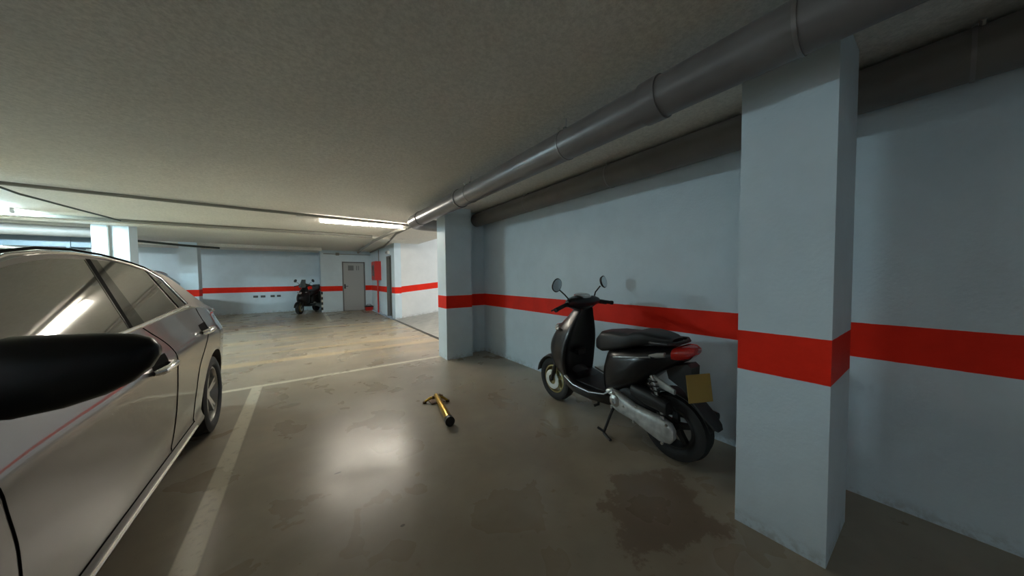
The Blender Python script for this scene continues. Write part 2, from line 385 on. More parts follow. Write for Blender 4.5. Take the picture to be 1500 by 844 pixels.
# ------------------------------------------------------------------ ceiling lights
def tube_light(x, y, L, m, label, rz=0.0, z=CZ):
    r = empty('tube_light', label, 'ceiling light', (x, y, z), rz)
    MB().box(-L/2, L/2, -0.045, 0.045, -0.028, -0.001).build('housing', M_white, r, bevel=0.006)
    MB().loft([(-L/2+0.01, 0, -0.045, 0.03, 0.018, 3), (-L/2+0.03, 0, -0.05, 0.042, 0.026, 3), (L/2-0.03, 0, -0.05, 0.042, 0.026, 3), (L/2-0.01, 0, -0.045, 0.03, 0.018, 3)], 16, 'x').build('diffuser', m, r)
    for s in (-1, 1): MB().box(s*L/2-0.012, s*L/2+0.012, -0.048, 0.048, -0.075, -0.001).build('end_cap', M_white, r, bevel=0.006)
    return r
tube_light(1.04, 6.52, 1.46, M_diff, 'lit fluorescent tube light hanging over the lane before the far pillar', -0.06)
tube_light(-4.28, 8.05, 1.5, M_diffc, 'bright cool white tube light above the car, beside the lit pillar')
tube_light(-5.9, 4.4, 1.5, M_fill, 'added unseen fill tube light on the ceiling beyond the car roof')  # out-of-view tube added to lift the light from the left
tube_light(-3.8, -1.6, 1.5, M_fill, 'added unseen fill tube light behind the viewpoint, above the car bonnet')  # fill added behind the camera to brighten surfaces facing it
tube_light(-7.2, 0.4, 1.5, M_fill, 'added unseen fill tube light far out on the left side')  # another added fill, out of view, evening out the light
tube_light(-6.6, 11.6, 1.5, M_fill_back, 'added unseen fill tube light brightening the back zone over the dark blue car')  # added out of view to brighten the back wall area

# ------------------------------------------------------------------ conduits and cables
def run(name, pts, r, m, label, cat, n=8):
    o = MB().tube(pts, r, n).build(name, m); return tag(o, label, cat)
run('conduit', [(-8.9, 5.45, CZ-0.03), (-2.6, 5.93, CZ-0.03), (-0.65, 6.13, CZ-0.03), (1.86, 6.30, CZ-0.03)], 0.022, M_conduit, 'thin dark conduit crossing the whole ceiling just in front of the tube light', 'conduit')
run('conduit', [(-8.9, 8.35, CZ-0.035), (-2.1, 8.48, CZ-0.035), (0.56, 8.42, CZ-0.035), (1.55, 8.50, CZ-0.035)], 0.03, M_conduit, 'grey conduit crossing the ceiling behind the tube light, before the beam', 'conduit')
cab = [(-2.75, 5.0, 2.37), (-2.73, 6.05, 2.365), (-2.70, 6.3, 2.34), (-2.76, 6.8, 2.375), (-2.66, 7.1, 2.35), (-2.68, 7.7, 2.375), (-2.62, 8.1, 2.37), (-2.6, 8.45, 2.37)]
run('ceiling_cable', cab, 0.013, M_cable, 'loose wavy black cable sagging along the ceiling above the car', 'cable')
run('conduit', [(-2.955, 9.10, CZ-0.06), (-2.955, 9.10, 0.05)], 0.018, M_conduit, 'vertical grey conduit running down the brightly lit pillar', 'conduit')
run('conduit', [(1.84, 6.62, CZ-0.05), (1.76, 7.4, CZ-0.05), (1.66, 8.9, CZ-0.09), (1.85, 12.4, CZ-0.06), (1.95, 13.7, CZ-0.06)], 0.035, M_conduit, 'grey conduit running along the lane ceiling towards the corner door', 'conduit')
run('conduit', [(1.92, 5.3, CZ-0.04), (1.92, 7.6, CZ-0.04), (2.2, 9.7, CZ-0.04), (2.36, 11.0, CZ-0.04), (2.39, 13.6, CZ-0.04)], 0.025, M_conduit, 'thinner conduit beside the ramp opening, bending towards the hose cabinet', 'conduit')
run('conduit', [(0.75, YD-0.02, 2.27), (1.9, YD-0.02, 2.27), (2.40, YD-0.02, 2.27)], 0.012, M_conduit, 'thin horizontal conduit over the corner door', 'conduit')
run('conduit', [(-3.40, 11.4, CZ-0.12), (-2.6, 12.2, CZ-0.14), (-2.0, 12.7, CZ-0.14)], 0.03, M_cable, 'dark sloping pipe under the ceiling behind the lit pillar', 'conduit')
bx = MB().box(-0.06, 0.06, -0.05, 0, -0.05, 0.05).build('junction_box', M_conduit, bevel=0.006); bx.location = (1.22, YD, 2.27)
tag(bx, 'small grey box on the conduit above the corner door', 'junction box')
for (x, y) in ((0.02, 6.33),):
    j = MB().box(-0.05, 0.05, -0.05, 0.05, -0.05, 0).build('junction_box', M_white, bevel=0.006); j.location = (x, y, CZ)
    tag(j, 'small white junction box on the ceiling at the left end of the lane tube light', 'junction box')
# pipes far left, above the parked cars
pp = MB().tube([(-8.9, 9.6, CZ-0.16), (-3.25, 9.6, CZ-0.16)], 0.10, 20).build('drain_pipe', M_pipe2)
tag(pp, 'thick grey pipe under the ceiling left of the brightly lit pillar', 'pipe')

dt = empty('masking_duct', 'blue grey duct box added under the ceiling to darken the far left behind the lit pillar', 'air duct', (-6.1, 10.3, 2.12))  # dark box added to mask the bright ceiling at the far left
MB().box(-2.8, 2.6, -0.25, 0.25, -0.13, 0.16).build('duct_run', M_duct, dt, bevel=0.01)
for k in range(5): MB().box(-2.5+k*1.2, -2.45+k*1.2, -0.27, 0.27, -0.15, 0.18).build('flange', M_duct, dt, bevel=0.004)
for k in (-1.8, 1.2): MB().cyl((k, -0.2, 0.16), (k, -0.2, CZ-2.12), 0.006, n=6).build('hanger_rod', M_steel, dt)

# ------------------------------------------------------------------ big overhead pipes
def elbow(c0, yend, x1, z, r):      # run along y, quarter bend to +x
    pts = [(c0, -3.4, z), (c0, yend-0.25, z)]
    for k in range(1, 9):
        a = k/8*PI/2; pts.append((c0+0.22-0.22*math.cos(a), yend-0.25+0.22*math.sin(a), z))
    pts.append((x1, yend-0.03, z)); return pts
p1 = empty('drain_pipe', 'thick glossy grey pipe slung under the ceiling in front of both right pillars', 'pipe', (0, 0, 0))
MB().tube(elbow(1.56, 5.25, 2.6, 2.225, 0.1), 0.1, 32).build('pipe_run', M_pipe, p1, ang=60)
for y in (0.9, 3.30, 4.70): MB().cyl((1.56, y-0.05, 2.225), (1.56, y+0.05, 2.225), 0.108, n=32).build('coupling', M_pipe, p1)
p2 = empty('drain_pipe', 'thick dull grey pipe running in the corner above the right wall', 'pipe', (0, 0, 0))
MB().tube([(2.525, -3.4, 2.285), (2.525, 4.6, 2.285), (2.525, 4.94, 2.285)], 0.112, 32).build('pipe_run', M_pipe2, p2, ang=60)
def hanger(x, y, z, r, ztop, label):
    h = empty('pipe_hanger', label, 'pipe hanger', (x, y, z), 0, None)
    MB().lathe([(-0.007, r), (0.007, r), (0.007, r+0.003), (-0.007, r+0.003)], (0, 0, 0), 'y', 32).box(-0.02, 0.02, -0.01, 0.01, r, r+0.02).build('clamp_ring', M_clamp, h)
    MB().cyl((0, 0, r), (0, 0, ztop-z), 0.005, n=8).build('rod', M_steel, h)
    MB().cyl((-r*0.8, -0.02, r*0.72), (-r*0.95, -0.02, r*0.85), 0.009, n=6).build('bolt', M_steel, h)
for y, lb in ((1.55, 'clamp on the front pipe midway between the two right pillars'), (3.0, 'clamp on the front pipe nearer the far pillar'), (0.33, 'shiny clamp on the front pipe right above the nearest pillar')):
    hanger(1.56, y, 2.225, 0.1005, CZ, 'zinc '+lb)
for y, lb in ((1.9, 'above the scooter seat'), (3.2, 'nearer the far pillar'), (-0.05, 'to the right of the nearest pillar')):
    hanger(2.525, y, 2.285, 0.1125, CZ, 'zinc clamp on the wall side pipe '+lb)

# ------------------------------------------------------------------ back wall and corner details
for x0, x1 in ((-1.50, -1.36), (-1.28, -1.14), (-0.98, -0.85), (-0.78, -0.66)):
    v = empty('wall_vent', '', 'vent', ((x0+x1)/2, YB, 0.64)); w = (x1-x0)/2
    MB().box(-w, w, -0.012, 0, -0.04, 0.04).build('vent_frame', M_black, v, bevel=0.003)
    s_ = MB()
    for k in range(3): s_.box(-w+0.01, w-0.01, -0.017, -0.012, -0.028+k*0.022, -0.018+k*0.022)
    s_.build('louvre', M_frame, v, smooth=False)
    v['label'] = {-1.50: 'leftmost of the four small black vents low on the back wall', -1.28: 'second from left of the four small black vents on the back wall',
                  -0.98: 'third from left of the four small black vents on the back wall', -0.78: 'rightmost of the four small black vents, nearest the far motorbike'}[x0]
    v['group'] = 'small vents on the back wall'
M_red = mat('fire_red', (0.55, 0.02, 0.015), 0.35)
hc = empty('hose_cabinet', 'red fire hose cabinet mounted on the side wall by the corner door', 'fire hose cabinet', (XS, 12.2, 1.23))
MB().box(-0.20, 0, -0.32, 0.32, 0, 0.70).build('cabinet_body', M_red, hc, bevel=0.01)
MB().box(-0.215, -0.20, -0.29, 0.29, 0.03, 0.67).build('cabinet_door', M_red, hc, bevel=0.004)
MB().box(-0.219, -0.215, -0.19, 0.19, 0.16, 0.56).build('window', mat('cabinet_pane', (0.12, 0.02, 0.02), 0.1), hc, smooth=False)
run('riser_pipe', [(XS-0.05, 12.25, 1.23), (XS-0.05, 12.25, 0.0)], 0.028, M_red, 'red riser pipe running from floor up to the hose cabinet', 'pipe')
run('conduit', [(XS-0.03, 12.1, 1.93), (XS-0.03, 12.1, CZ-0.05)], 0.014, M_conduit, 'thin vertical conduit above the red hose cabinet', 'conduit')
el = empty('emergency_light', 'small emergency light fixed above the dark side doorway', 'emergency light', (XS, 10.7, 2.16))
MB().box(-0.06, 0, -0.15, 0.15, -0.05, 0.05).build('housing', M_white, el, bevel=0.01)
MB().box(-0.075, -0.06, -0.13, 0.13, -0.035, 0.035).build('lens', M_clear_lens, el, bevel=0.005)
rb = empty('storage_tub', 'small red tub with a black lid on the floor beside the corner door', 'tub', (2.27, 13.5, 0))
MB().loft([(0, 0, 0, 0.13, 0.11, 4), (0.14, 0, 0, 0.155, 0.13, 4)], 20, 'z').build('tub_body', M_red, rb)
MB().loft([(0.14, 0, 0, 0.165, 0.14, 4), (0.17, 0, 0, 0.165, 0.14, 4), (0.19, 0, 0, 0.13, 0.10, 4)], 20, 'z').build('lid', M_black, rb)
MB().tube([(-0.09, 0, 0.18), (-0.07, 0, 0.24), (0.07, 0, 0.24), (0.09, 0, 0.18)], 0.012, 8).build('handle', M_black, rb)

# ------------------------------------------------------------------ wheels
def tyre(mb, R, ri, w):
    h = w/2
    prof = [(-h*0.78, ri), (-h*0.98, ri+0.25*(R-ri)), (-h, ri+0.55*(R-ri)), (-h*0.86, R-0.12*(R-ri)), (-h*0.5, R-0.01), (0, R), (h*0.5, R-0.01), (h*0.86, R-0.12*(R-ri)), (h, ri+0.55*(R-ri)), (h*0.98, ri+0.25*(R-ri)), (h*0.78, ri)]
    mb.lathe(prof, (0, 0, 0), 'x', 56)
def spoke_bar(mb, a, r0, r1, w0, w1, x0, x1, t):
    c, s = math.cos(a), math.sin(a); d = Vector((0, c, s)); q = Vector((0, -s, c)); X = Vector((1, 0, 0))
    A = [d*r0+q*w0+X*x0, d*r0-q*w0+X*x0, d*r0-q*w0+X*(x0-t), d*r0+q*w0+X*(x0-t)]
    B = [d*r1+q*w1+X*x1, d*r1-q*w1+X*x1, d*r1-q*w1+X*(x1-t), d*r1+q*w1+X*(x1-t)]
    mb.add(A+B, [(0, 1, 5, 4), (1, 2, 6, 5), (2, 3, 7, 6), (3, 0, 4, 7), (0, 3, 2, 1), (4, 5, 6, 7)])
def wheel(parent, loc, R, ri, w, side=1, spokes=5, dbl=True, mt=M_alloy, hubm=None, name='wheel'):
    t = MB(); tyre(t, R, ri, w)
    wo = t.build(name, M_rubber, parent, ang=60); wo.location = loc
    h = w/2
    rm = MB().lathe([(-h*0.8, ri+0.004), (h*0.8, ri+0.004), (h*0.84, ri-0.012), (h*0.6, ri-0.022), (-h*0.6, ri-0.022), (-h*0.84, ri-0.012)], (0, 0, 0), 'x', 56)
    for k in range(spokes):
        a = 2*PI*k/spokes + 0.35
        for da in ((-0.13, 0.13) if dbl else (0,)):
            if dbl: spoke_bar(rm, a+da*0.8, 0.03, ri-0.015, 0.016, 0.013, side*h*0.55, side*h*0.72, side*0.03)
            else: spoke_bar(rm, a, 0.02, ri-0.015, 0.022, 0.014, side*0.018, side*0.018, side*0.036)
    rm.build('rim', mt, wo)
    MB().cyl((-h*0.3, 0, 0), (side*h*0.6 if side > 0 else -h*0.6, 0, 0), 0.045 if ri > 0.18 else 0.03, n=20).build('hub', hubm or mt, wo)
    return wo

# ------------------------------------------------------------------ cars
def lerp_t(t, x):
    if x <= t[0][0]: return t[0][1]
    for (a, va), (b, vb) in zip(t, t[1:]):
        if x <= b:
            k = (x-a)/(b-a); k = k; return va+(vb-va)*k
    return t[-1][1]
def smooth_t(t, x, d=0.12):
    return (lerp_t(t, x-d)+2*lerp_t(t, x-d/2)+3*lerp_t(t, x)+2*lerp_t(t, x+d/2)+lerp_t(t, x+d))/9
def make_car(name, label, x, y, rz, PAINT, full=True):
    """local y: 0 = front axle, wheelbase 2.75, +y to the rear; x = side"""
    car = empty(name, label, 'car', (x, y, 0), rz)
    WB = 2.83
    belt = [(-0.85, 0.62), (-0.7, 0.72), (0.2, 0.93), (0.6, 1.00), (1.5, 1.05), (2.4, 1.09), (2.7, 1.08), (3.0, 1.04), (3.2, 1.01), (3.6, 0.98), (3.8, 0.90)]
    taper = [(-0.85, 0.60), (-0.75, 0.76), (-0.5, 0.90), (-0.1, 0.975), (0.4, 1), (3.0, 1), (3.3, 0.975), (3.6, 0.90), (3.75, 0.80), (3.82, 0.62)]
    roof = [(0.25, 1.00), (0.6, 1.20), (1.0, 1.40), (1.3, 1.465), (1.8, 1.49), (2.2, 1.47), (2.45, 1.425), (2.62, 1.37), (2.78, 1.27), (2.93, 1.14), (3.1, 1.06), (3.5, 1.02)]
    prof = [(0.20, 0.835), (0.212, 0.865), (0.235, 0.885), (0.262, 0.890), (0.285, 0.880), (0.32, 0.873), (0.40, 0.882), (0.52, 0.894), (0.64, 0.902), (0.74, 0.907), (0.80, 0.911), (0.83, 0.910), (0.855, 0.904), (0.89, 0.890), (0.94, 0.869), (0.98, 0.853), (1.03, 0.838)]
    def side_x(yy, z):
        zb = smooth_t(belt, yy); tp = smooth_t(taper, yy, 0.1)
        zn = z if z < 0.3 else 0.3+(z-0.3)*(1.03-0.3)/(zb-0.3)
        if z <= zb:
            return lerp_t(prof, zn)*tp
        return (0.838-(z-1.04)*0.50)*tp
    def sec(yy):
        zb = smooth_t(belt, yy); tp = smooth_t(taper, yy, 0.1); pts = [(0, 0.20), (0.45, 0.20)]
        for (z, w) in prof:
            zz = z if z < 0.3 else 0.3+(z-0.3)*(zb-0.3)/0.73
            pts.append((w*tp, zz))
        pts += [(0.82*tp, zb+0.012), (0.6*tp, zb+0.03), (0.3*tp, zb+0.042), (0, zb+0.045)]
        return pts
    rings = []
    ys = [-0.85, -0.82] + [-0.75+0.05*i for i in range(91)] + [3.78, 3.82]
    for i, yy in enumerate(ys):
        p = sec(yy); k = {0: 0.86, 1: 0.95, len(ys)-1: 0.86, len(ys)-2: 0.96}.get(i, 1)
        pp_ = [(a*k, 0.55+(b-0.55)*k) for a, b in p]
        full_ = [Vector((a, yy, b)) for a, b in pp_] + [Vector((-a, yy, b)) for a, b in reversed(pp_[1:-1])]
        rings.append(full_)
    body = MB().rings(rings).build('body', PAINT, car, ang=50)
    bpy.context.view_layer.update()
    for yy in (0, WB):
        for s in (-1, 1):
            c = MB().cyl((s*0.60, yy, 0.325), (s*1.1, yy, 0.325), 0.375, n=48).build('cutter', M_gap)
            c.matrix_world = car.matrix_world; bpy.context.view_layer.update(); boolean(body, c)
    for p in body.data.polygons: p.use_smooth = True
    bmx = bmesh.new(); bmx.from_mesh(body.data)
    for e in bmx.edges:
        e.smooth = not (len(e.link_faces) == 2 and e.calc_face_angle(0) > math.radians(40))
    bmx.to_mesh(body.data); bmx.free()
    # greenhouse
    R = []
    gy = [0.22+0.06*i for i in range(56)]
    for yy in gy:
        zr = smooth_t(roof, yy, 0.12); zb = smooth_t(belt, yy)-0.04; tp = smooth_t(taper, yy, 0.1)
        zr = max(zr, zb+0.06); rail = zb+(zr-zb)*0.88 if zr-zb < 0.35 else zr-0.055
        pts = [(0, zb)]
        for k in range(7):
            z = zb+(rail-zb)*k/6; pts.append((side_x(yy, max(z, zb+0.04))-(0.0 if k else 0.0), z))
        wr = pts[-1][0]
        for k in range(1, 8):
            a = k/8; xx = wr*(1-a) ; pts.append((xx, zr-(zr-rail)*(xx/wr)**2.6))
        pts.append((0, zr))
        R.append([Vector((a, yy, b)) for a, b in pts] + [Vector((-a, yy, b)) for a, b in reversed(pts[1:-1])])
    gh = MB().rings(R).build('roof', PAINT, car, ang=45)
    def panel(corners, off, name, m, s, nu=14, nv=8, thick=0.0, arc=0.0):
        """corners (y,z): bl, br, tr, tl"""
        (b0, b1, t1, t0) = corners; P = []
        for j in range(nv+1):
            row = []
            for i in range(nu+1):
                u, v = i/nu, j/nv
                yy = (b0[0]*(1-u)+b1[0]*u)*(1-v)+(t0[0]*(1-u)+t1[0]*u)*v
                z = (b0[1]*(1-u)+b1[1]*u)*(1-v)+(t0[1]*(1-u)+t1[1]*u)*v
                z += arc*v*math.sin(PI*u)
                row.append(Vector((s*(side_x(yy, z)+off), yy, z)))
            P.append(row)
        return MB().grid(P, thick, (s, 0, 0)).build(name, m, car, ang=50)
    def strip(pts, r, name, m, s, off=0.006):
        return MB().tube([(s*(side_x(a, b)+off), a, b) for a, b in pts], r, 8).build(name, m, car)
    for s in (-1, 1):
        # side glass
        g1 = [(0.62, 1.035), (1.50, 1.068), (1.64, 1.405), (1.02, 1.335)]
        g2 = [(1.70, 1.075), (2.30, 1.105), (2.25, 1.365), (1.76, 1.41)]
        g3 = [(2.345, 1.107), (2.50, 1.113), (2.40, 1.31), (2.295, 1.352)]
        panel(g1, 0.006, 'window', M_glass, s, arc=0.02); panel(g2, 0.006, 'window', M_glass, s, arc=0.012); panel(g3, 0.006, 'window', M_glass, s)
        panel([(1.505, 1.065), (1.545, 1.068), (1.69, 1.41), (1.645, 1.41)], 0.009, 'window_seal', M_gap, s, 3, 8)
        panel([(1.545, 1.068), (1.70, 1.075), (1.76, 1.41), (1.69, 1.41)], 0.006, 'window_pillar', M_matt0, s, 3, 8)
        strip([(0.58+i*0.1075, 1.022+0.0042*i) for i in range(19)], 0.010, 'chrome_strip', M_chrome, s, 0.004)
        strip([(1.0, 1.36), (1.15, 1.395), (1.35, 1.42), (1.6, 1.432), (1.85, 1.425), (2.1, 1.402), (2.27, 1.372), (2.42, 1.31), (2.53, 1.12)], 0.0075, 'window_trim', M_chrome, s, 0.006)
        strip([(1.0, 1.375), (1.15, 1.41), (1.35, 1.437), (1.6, 1.449), (1.85, 1.442), (2.1, 1.419), (2.29, 1.388), (2.45, 1.315), (2.56, 1.12)], 0.006, 'window_seal', M_gap, s, 0.006)
        # door shut lines as thin black recessed joints
        def seam(pts, nm='door_seam', r=0.0035): strip(pts, r, nm, M_gap, s, -0.0005)
        def curve(pts, k=8):
            out = []
            for i in range(len(pts)-1):
                for q in range(k):
                    t = q/k; p0 = pts[max(i-1, 0)]; p1_ = pts[i]; p2_ = pts[i+1]; p3 = pts[min(i+2, len(pts)-1)]
                    out.append(tuple(0.5*((2*p1_[d])+(-p0[d]+p2_[d])*t+(2*p0[d]-5*p1_[d]+4*p2_[d]-p3[d])*t*t+(-p0[d]+3*p1_[d]-3*p2_[d]+p3[d])*t**3) for d in (0, 1)))
            out.append(pts[-1]); return out
        seam(curve([(0.50, 0.98), (0.535, 0.80), (0.60, 0.60), (0.62, 0.42), (0.56, 0.30)]))
        seam(curve([(1.62, 1.06), (1.80, 0.92), (1.845, 0.72), (1.84, 0.45), (1.80, 0.30)]))
        seam(curve([(2.60, 1.10), (2.62, 0.95), (2.50, 0.80), (2.33, 0.66), (2.26, 0.45), (2.25, 0.30)]))
        seam([(0.56+0.1*i, 0.30) for i in range(18)], 'sill_seam')
        strip([(0.46+0.1*i, 0.262) for i in range(19)], 0.008, 'sill_trim', M_chrome, s, -0.001)
        # handles
        for hy, hz in ((1.46, 0.84), (2.42, 0.905)):
            hx = side_x(hy+0.12, hz)
            panel([(hy+0.02, hz-0.018), (hy+0.23, hz-0.010), (hy+0.23, hz+0.062), (hy+0.02, hz+0.056)], 0.0015, 'handle_recess', M_gap, s, 6, 4)
            MB().tube([(s*(hx+0.004), hy, hz), (s*(hx+0.028), hy+0.03, hz+0.002), (s*(hx+0.036), hy+0.12, hz+0.004), (s*(hx+0.03), hy+0.21, hz+0.004), (s*(hx+0.002), hy+0.245, hz+0.004)], 0.012, 12, rs=[0.012, 0.019, 0.018, 0.019, 0.012]).build('door_handle', M_chrome, car)
        # mirror: long black housing on a foot
        mir = MB().loft([(s*0.875, 0.0, 1.075, 0.03, 0.045, 2.5), (s*0.91, 0, 1.080, 0.055, 0.080, 2.5), (s*0.98, 0, 1.083, 0.07, 0.093, 2.5), (s*1.05, 0.004, 1.084, 0.068, 0.088, 2.4), (s*1.11, 0.008, 1.090, 0.06, 0.078, 2.4), (s*1.155, 0.012, 1.098, 0.048, 0.062, 2.3), (s*1.185, 0.014, 1.106, 0.034, 0.040, 2.2), (s*1.20, 0.016, 1.110, 0.015, 0.014, 2)], 28, 'x').build('wing_mirror', M_mirrorcase, car)
        mir.location = (0, 0.45, 0)
        MB().grid([[Vector((s*x_, 0.075, z_)) for x_ in (0.93, 1.0, 1.08, 1.14)] for z_ in (1.03, 1.09, 1.15)], 0.006, (0, 1, 0)).build('mirror_glass', M_chrome, mir)
        MB().loft([(0, 0, 0, 0.05, 0.02, 2.5), (0.08, 0, 0, 0.04, 0.018, 2.5)], 16, 'x').build('mirror_foot', M_black, mir).location = (s*0.84 if s > 0 else s*0.92, 0.02, 1.03)
        # lamps
        panel([(3.42, 0.78), (3.68, 0.80), (3.66, 0.94), (3.34, 0.93)], 0.004, 'tail_lamp', M_red_lens, s)
        panel([(-0.72, 0.55), (-0.35, 0.64), (-0.22, 0.80), (-0.68, 0.67)], 0.004, 'headlamp', M_clear_lens, s)
        for yy in (0, WB):
            wheel(car, (s*0.785, yy, 0.325), 0.325, 0.225, 0.205, s, 5, True)
            MB().lathe([(-0.01, 0.15), (0.01, 0.15), (0.01, 0.05), (-0.01, 0.05)], (s*0.76, yy, 0.325), 'x', 32).build('brake_disc', M_alloy, car)
    # windscreen and rear window follow the roof crown
    def crown(y0, y1, w, name):
        P = []
        for j in range(11):
            yy = y0+(y1-y0)*j/10; zr = smooth_t(roof, yy, 0.12); row = []
            for i in range(13):
                xx = (-1+2*i/12)*w; wr = 0.64; row.append(Vector((xx, yy, zr+0.005-0.055*(abs(xx)/wr)**2.6)))
            P.append(row)
        MB().grid(P).build(name, M_glass, car)
    crown(0.42, 1.18, 0.58, 'windscreen'); crown(2.60, 3.0, 0.50, 'rear_window')
    # bumpers and plates
    MB().box(-0.26, 0.26, 3.80, 3.815, 0.62, 0.73).build('number_plate', M_white, car, bevel=0.003)
    MB().box(-0.40, 0.40, -0.88, -0.845, 0.36, 0.54).build('grille', M_black, car, bevel=0.01)
    return car
make_car('car', 'grey metallic sedan with a black wing mirror parked close by on the left', -1.52, 0.76, 0, M_paint)
make_car('car', 'dark blue car parked against the back wall beyond the grey sedan', -3.93, 14.15, PI, M_paintd).scale = (1.08, 1.08, 1.08)

# ------------------------------------------------------------------ scooter
M_body = mat('scooter_black', (0.008, 0.0075, 0.008), 0.30, coat=0.1, spec=0.4)
M_trimg = mat('scooter_grey_trim', (0.22, 0.21, 0.20), 0.3, 0.6)
M_matt = mat('scooter_matt', (0.018, 0.018, 0.018), 0.5)
M_seat = mat('seat_vinyl', (0.012, 0.012, 0.012), 0.5, bump=(150, 0.3, 0.002))
M_case = mat('engine_case', (0.68, 0.70, 0.69), 0.38, 0.6, var=(20, 0.25))
M_plate = mat('yellow_plate', (0.30, 0.19, 0.035), 0.55)
M_brass = mat('rim_gold', (0.35, 0.30, 0.14), 0.3, 0.8)
M_mirr = mat('mirror_glass', (0.7, 0.75, 0.78), 0.03, 1.0)
def make_scooter(name, label, loc, rz, lean=0.0, extras=False, cat='scooter'):
    """local +y = forward, x right; rear axle at y=0"""
    r = empty(name, label, cat, loc, rz); r.rotation_euler = (0, lean, rz)
    RW = 0.235; FY = 1.27
    rwh = wheel(r, (0, 0, RW), RW, 0.145, 0.13, -1, 5, False, M_matt, name='rear_wheel')
    MB().lathe([(-0.035, 0.152), (-0.030, 0.158), (-0.030, 0.142), (-0.038, 0.142)], (0, 0, 0), 'x', 48).build('rim_edge', M_alloy, rwh)
    fwh = wheel(r, (0, FY, 0.225), 0.225, 0.145, 0.11, -1, 5, False, M_brass, name='front_wheel')
    MB().lathe([(-0.072, 0.10), (-0.068, 0.10), (-0.068, 0.05), (-0.072, 0.05)], (0, 0, 0), 'x', 32).build('brake_disc', M_steel, fwh)
    # fork + front fender
    for s in (-1, 1):
        MB().cyl((s*0.078, FY, 0.225), (s*0.078, FY-0.17, 0.66), 0.02, n=12).build('fork_leg', M_matt, r)
    P = []
    for k in range(15):
        a = math.radians(10+k*11); rr = 0.245
        P.append([Vector((xx, FY+math.cos(a)*(rr+0.02*(1-(xx/0.075)**2)), 0.225+math.sin(a)*(rr+0.02*(1-(xx/0.075)**2)))) for xx in (-0.075, -0.05, -0.02, 0.02, 0.05, 0.075)])
    MB().grid(P, 0.008, (0, 0, 1)).build('front_fender', M_body, r)
    # leg shield: swept hollow shell, wide at hip height, closing to the headset
    shp = [  # z, y front centre, y rear edge, half width, depth of the hollow
        (0.27, 1.02, 0.93, 0.10), (0.34, 1.13, 0.93, 0.17), (0.42, 1.22, 0.92, 0.195), (0.52, 1.285, 0.92, 0.21), (0.62, 1.29, 0.90, 0.21),
        (0.72, 1.24, 0.88, 0.195), (0.82, 1.15, 0.86, 0.165), (0.90, 1.06, 0.84, 0.125), (0.97, 0.99, 0.82, 0.09), (1.03, 0.94, 0.80, 0.075)]
    rg_ = []
    for (z, yf, yr, w) in shp:
        ring = []
        for k in range(17):            # outer skin left to right round the nose
            a = PI*k/16; ring.append(Vector((-w*math.copysign(abs(math.cos(a))**0.85, math.cos(a)), yr+(yf-yr)*math.sin(a)**1.15, z)))
        for k in range(1, 8):          # inner knee face
            xx = w*(1-k/4); ring.append(Vector((xx*0.9, yr+0.04*(1-(xx/w)**2), z)))
        rg_.append(ring)
    MB().rings(rg_).build('leg_shield', M_body, r, ang=50, sub=1)
    MB().loft([(1.17, 0, 0.80, 0.05, 0.03, 2.2), (1.21, 0, 0.78, 0.06, 0.04, 2.2), (1.235, 0, 0.765, 0.04, 0.025, 2.2)], 20).build('headlamp', M_clear_lens, r)
    MB().box(-0.05, 0.05, 0.895, 0.93, 0.56, 0.61).build('bag_hook', M_matt, r, bevel=0.008)
    # splash panel behind front wheel
    MB().loft([(0.90, 0, 0.33, 0.13, 0.07, 3), (0.97, 0, 0.36, 0.11, 0.09, 3), (1.01, 0, 0.40, 0.07, 0.10, 3)], 20).build('inner_splash', M_matt, r)
    # floorboard
    MB().loft([(0.36, 0, 0.335, 0.15, 0.060, 4), (0.45, 0, 0.315, 0.19, 0.055, 5), (0.62, 0, 0.30, 0.21, 0.05, 5), (0.82, 0, 0.305, 0.205, 0.055, 5), (0.95, 0, 0.34, 0.185, 0.075, 4), (1.03, 0, 0.37, 0.14, 0.07, 3)], 28).build('floorboard', M_body, r, ang=50)
    MB().box(-0.15, 0.15, 0.50, 0.90, 0.352, 0.362).build('foot_mat', M_matt, r, bevel=0.004)
    for s in (-1, 1):
        MB().tube([(s*0.205, 0.93, 0.385), (s*0.222, 0.80, 0.345), (s*0.222, 0.62, 0.335), (s*0.205, 0.47, 0.36), (s*0.18, 0.40, 0.41)], 0.007, 8).build('side_trim', M_trimg, r)
    # rear body: narrow tunnel behind the feet, swelling then rising to the tail
    MB().loft([(0.56, 0, 0.50, 0.09, 0.10, 3), (0.54, 0, 0.47, 0.12, 0.13, 3.5), (0.50, 0, 0.51, 0.135, 0.19, 4), (0.42, 0, 0.54, 0.15, 0.18, 4), (0.34, 0, 0.58, 0.16, 0.16, 4), (0.22, 0, 0.62, 0.17, 0.145, 3), (0.12, 0, 0.68, 0.165, 0.11, 3),
               (0.04, 0, 0.715, 0.145, 0.085, 3), (-0.03, 0, 0.745, 0.115, 0.062, 3), (-0.09, 0, 0.765, 0.07, 0.042, 2.5)], 32).build('rear_body', M_body, r, ang=50)
    for s in (-1, 1):   # side badge strip: light lettering like streak along the panel
        MB().tube([(s*0.166, 0.40, 0.672), (s*0.172, 0.29, 0.695), (s*0.168, 0.18, 0.715), (s*0.158, 0.09, 0.735)], 0.006, 8).build('panel_trim', M_trimg, r)
        MB().loft([(0.10, s*0.150, 0.745, 0.016, 0.008, 2), (0.05, s*0.145, 0.755, 0.018, 0.019, 2), (0.0, s*0.130, 0.765, 0.016, 0.018, 2)], 14).build('indicator', M_clear_lens, r)
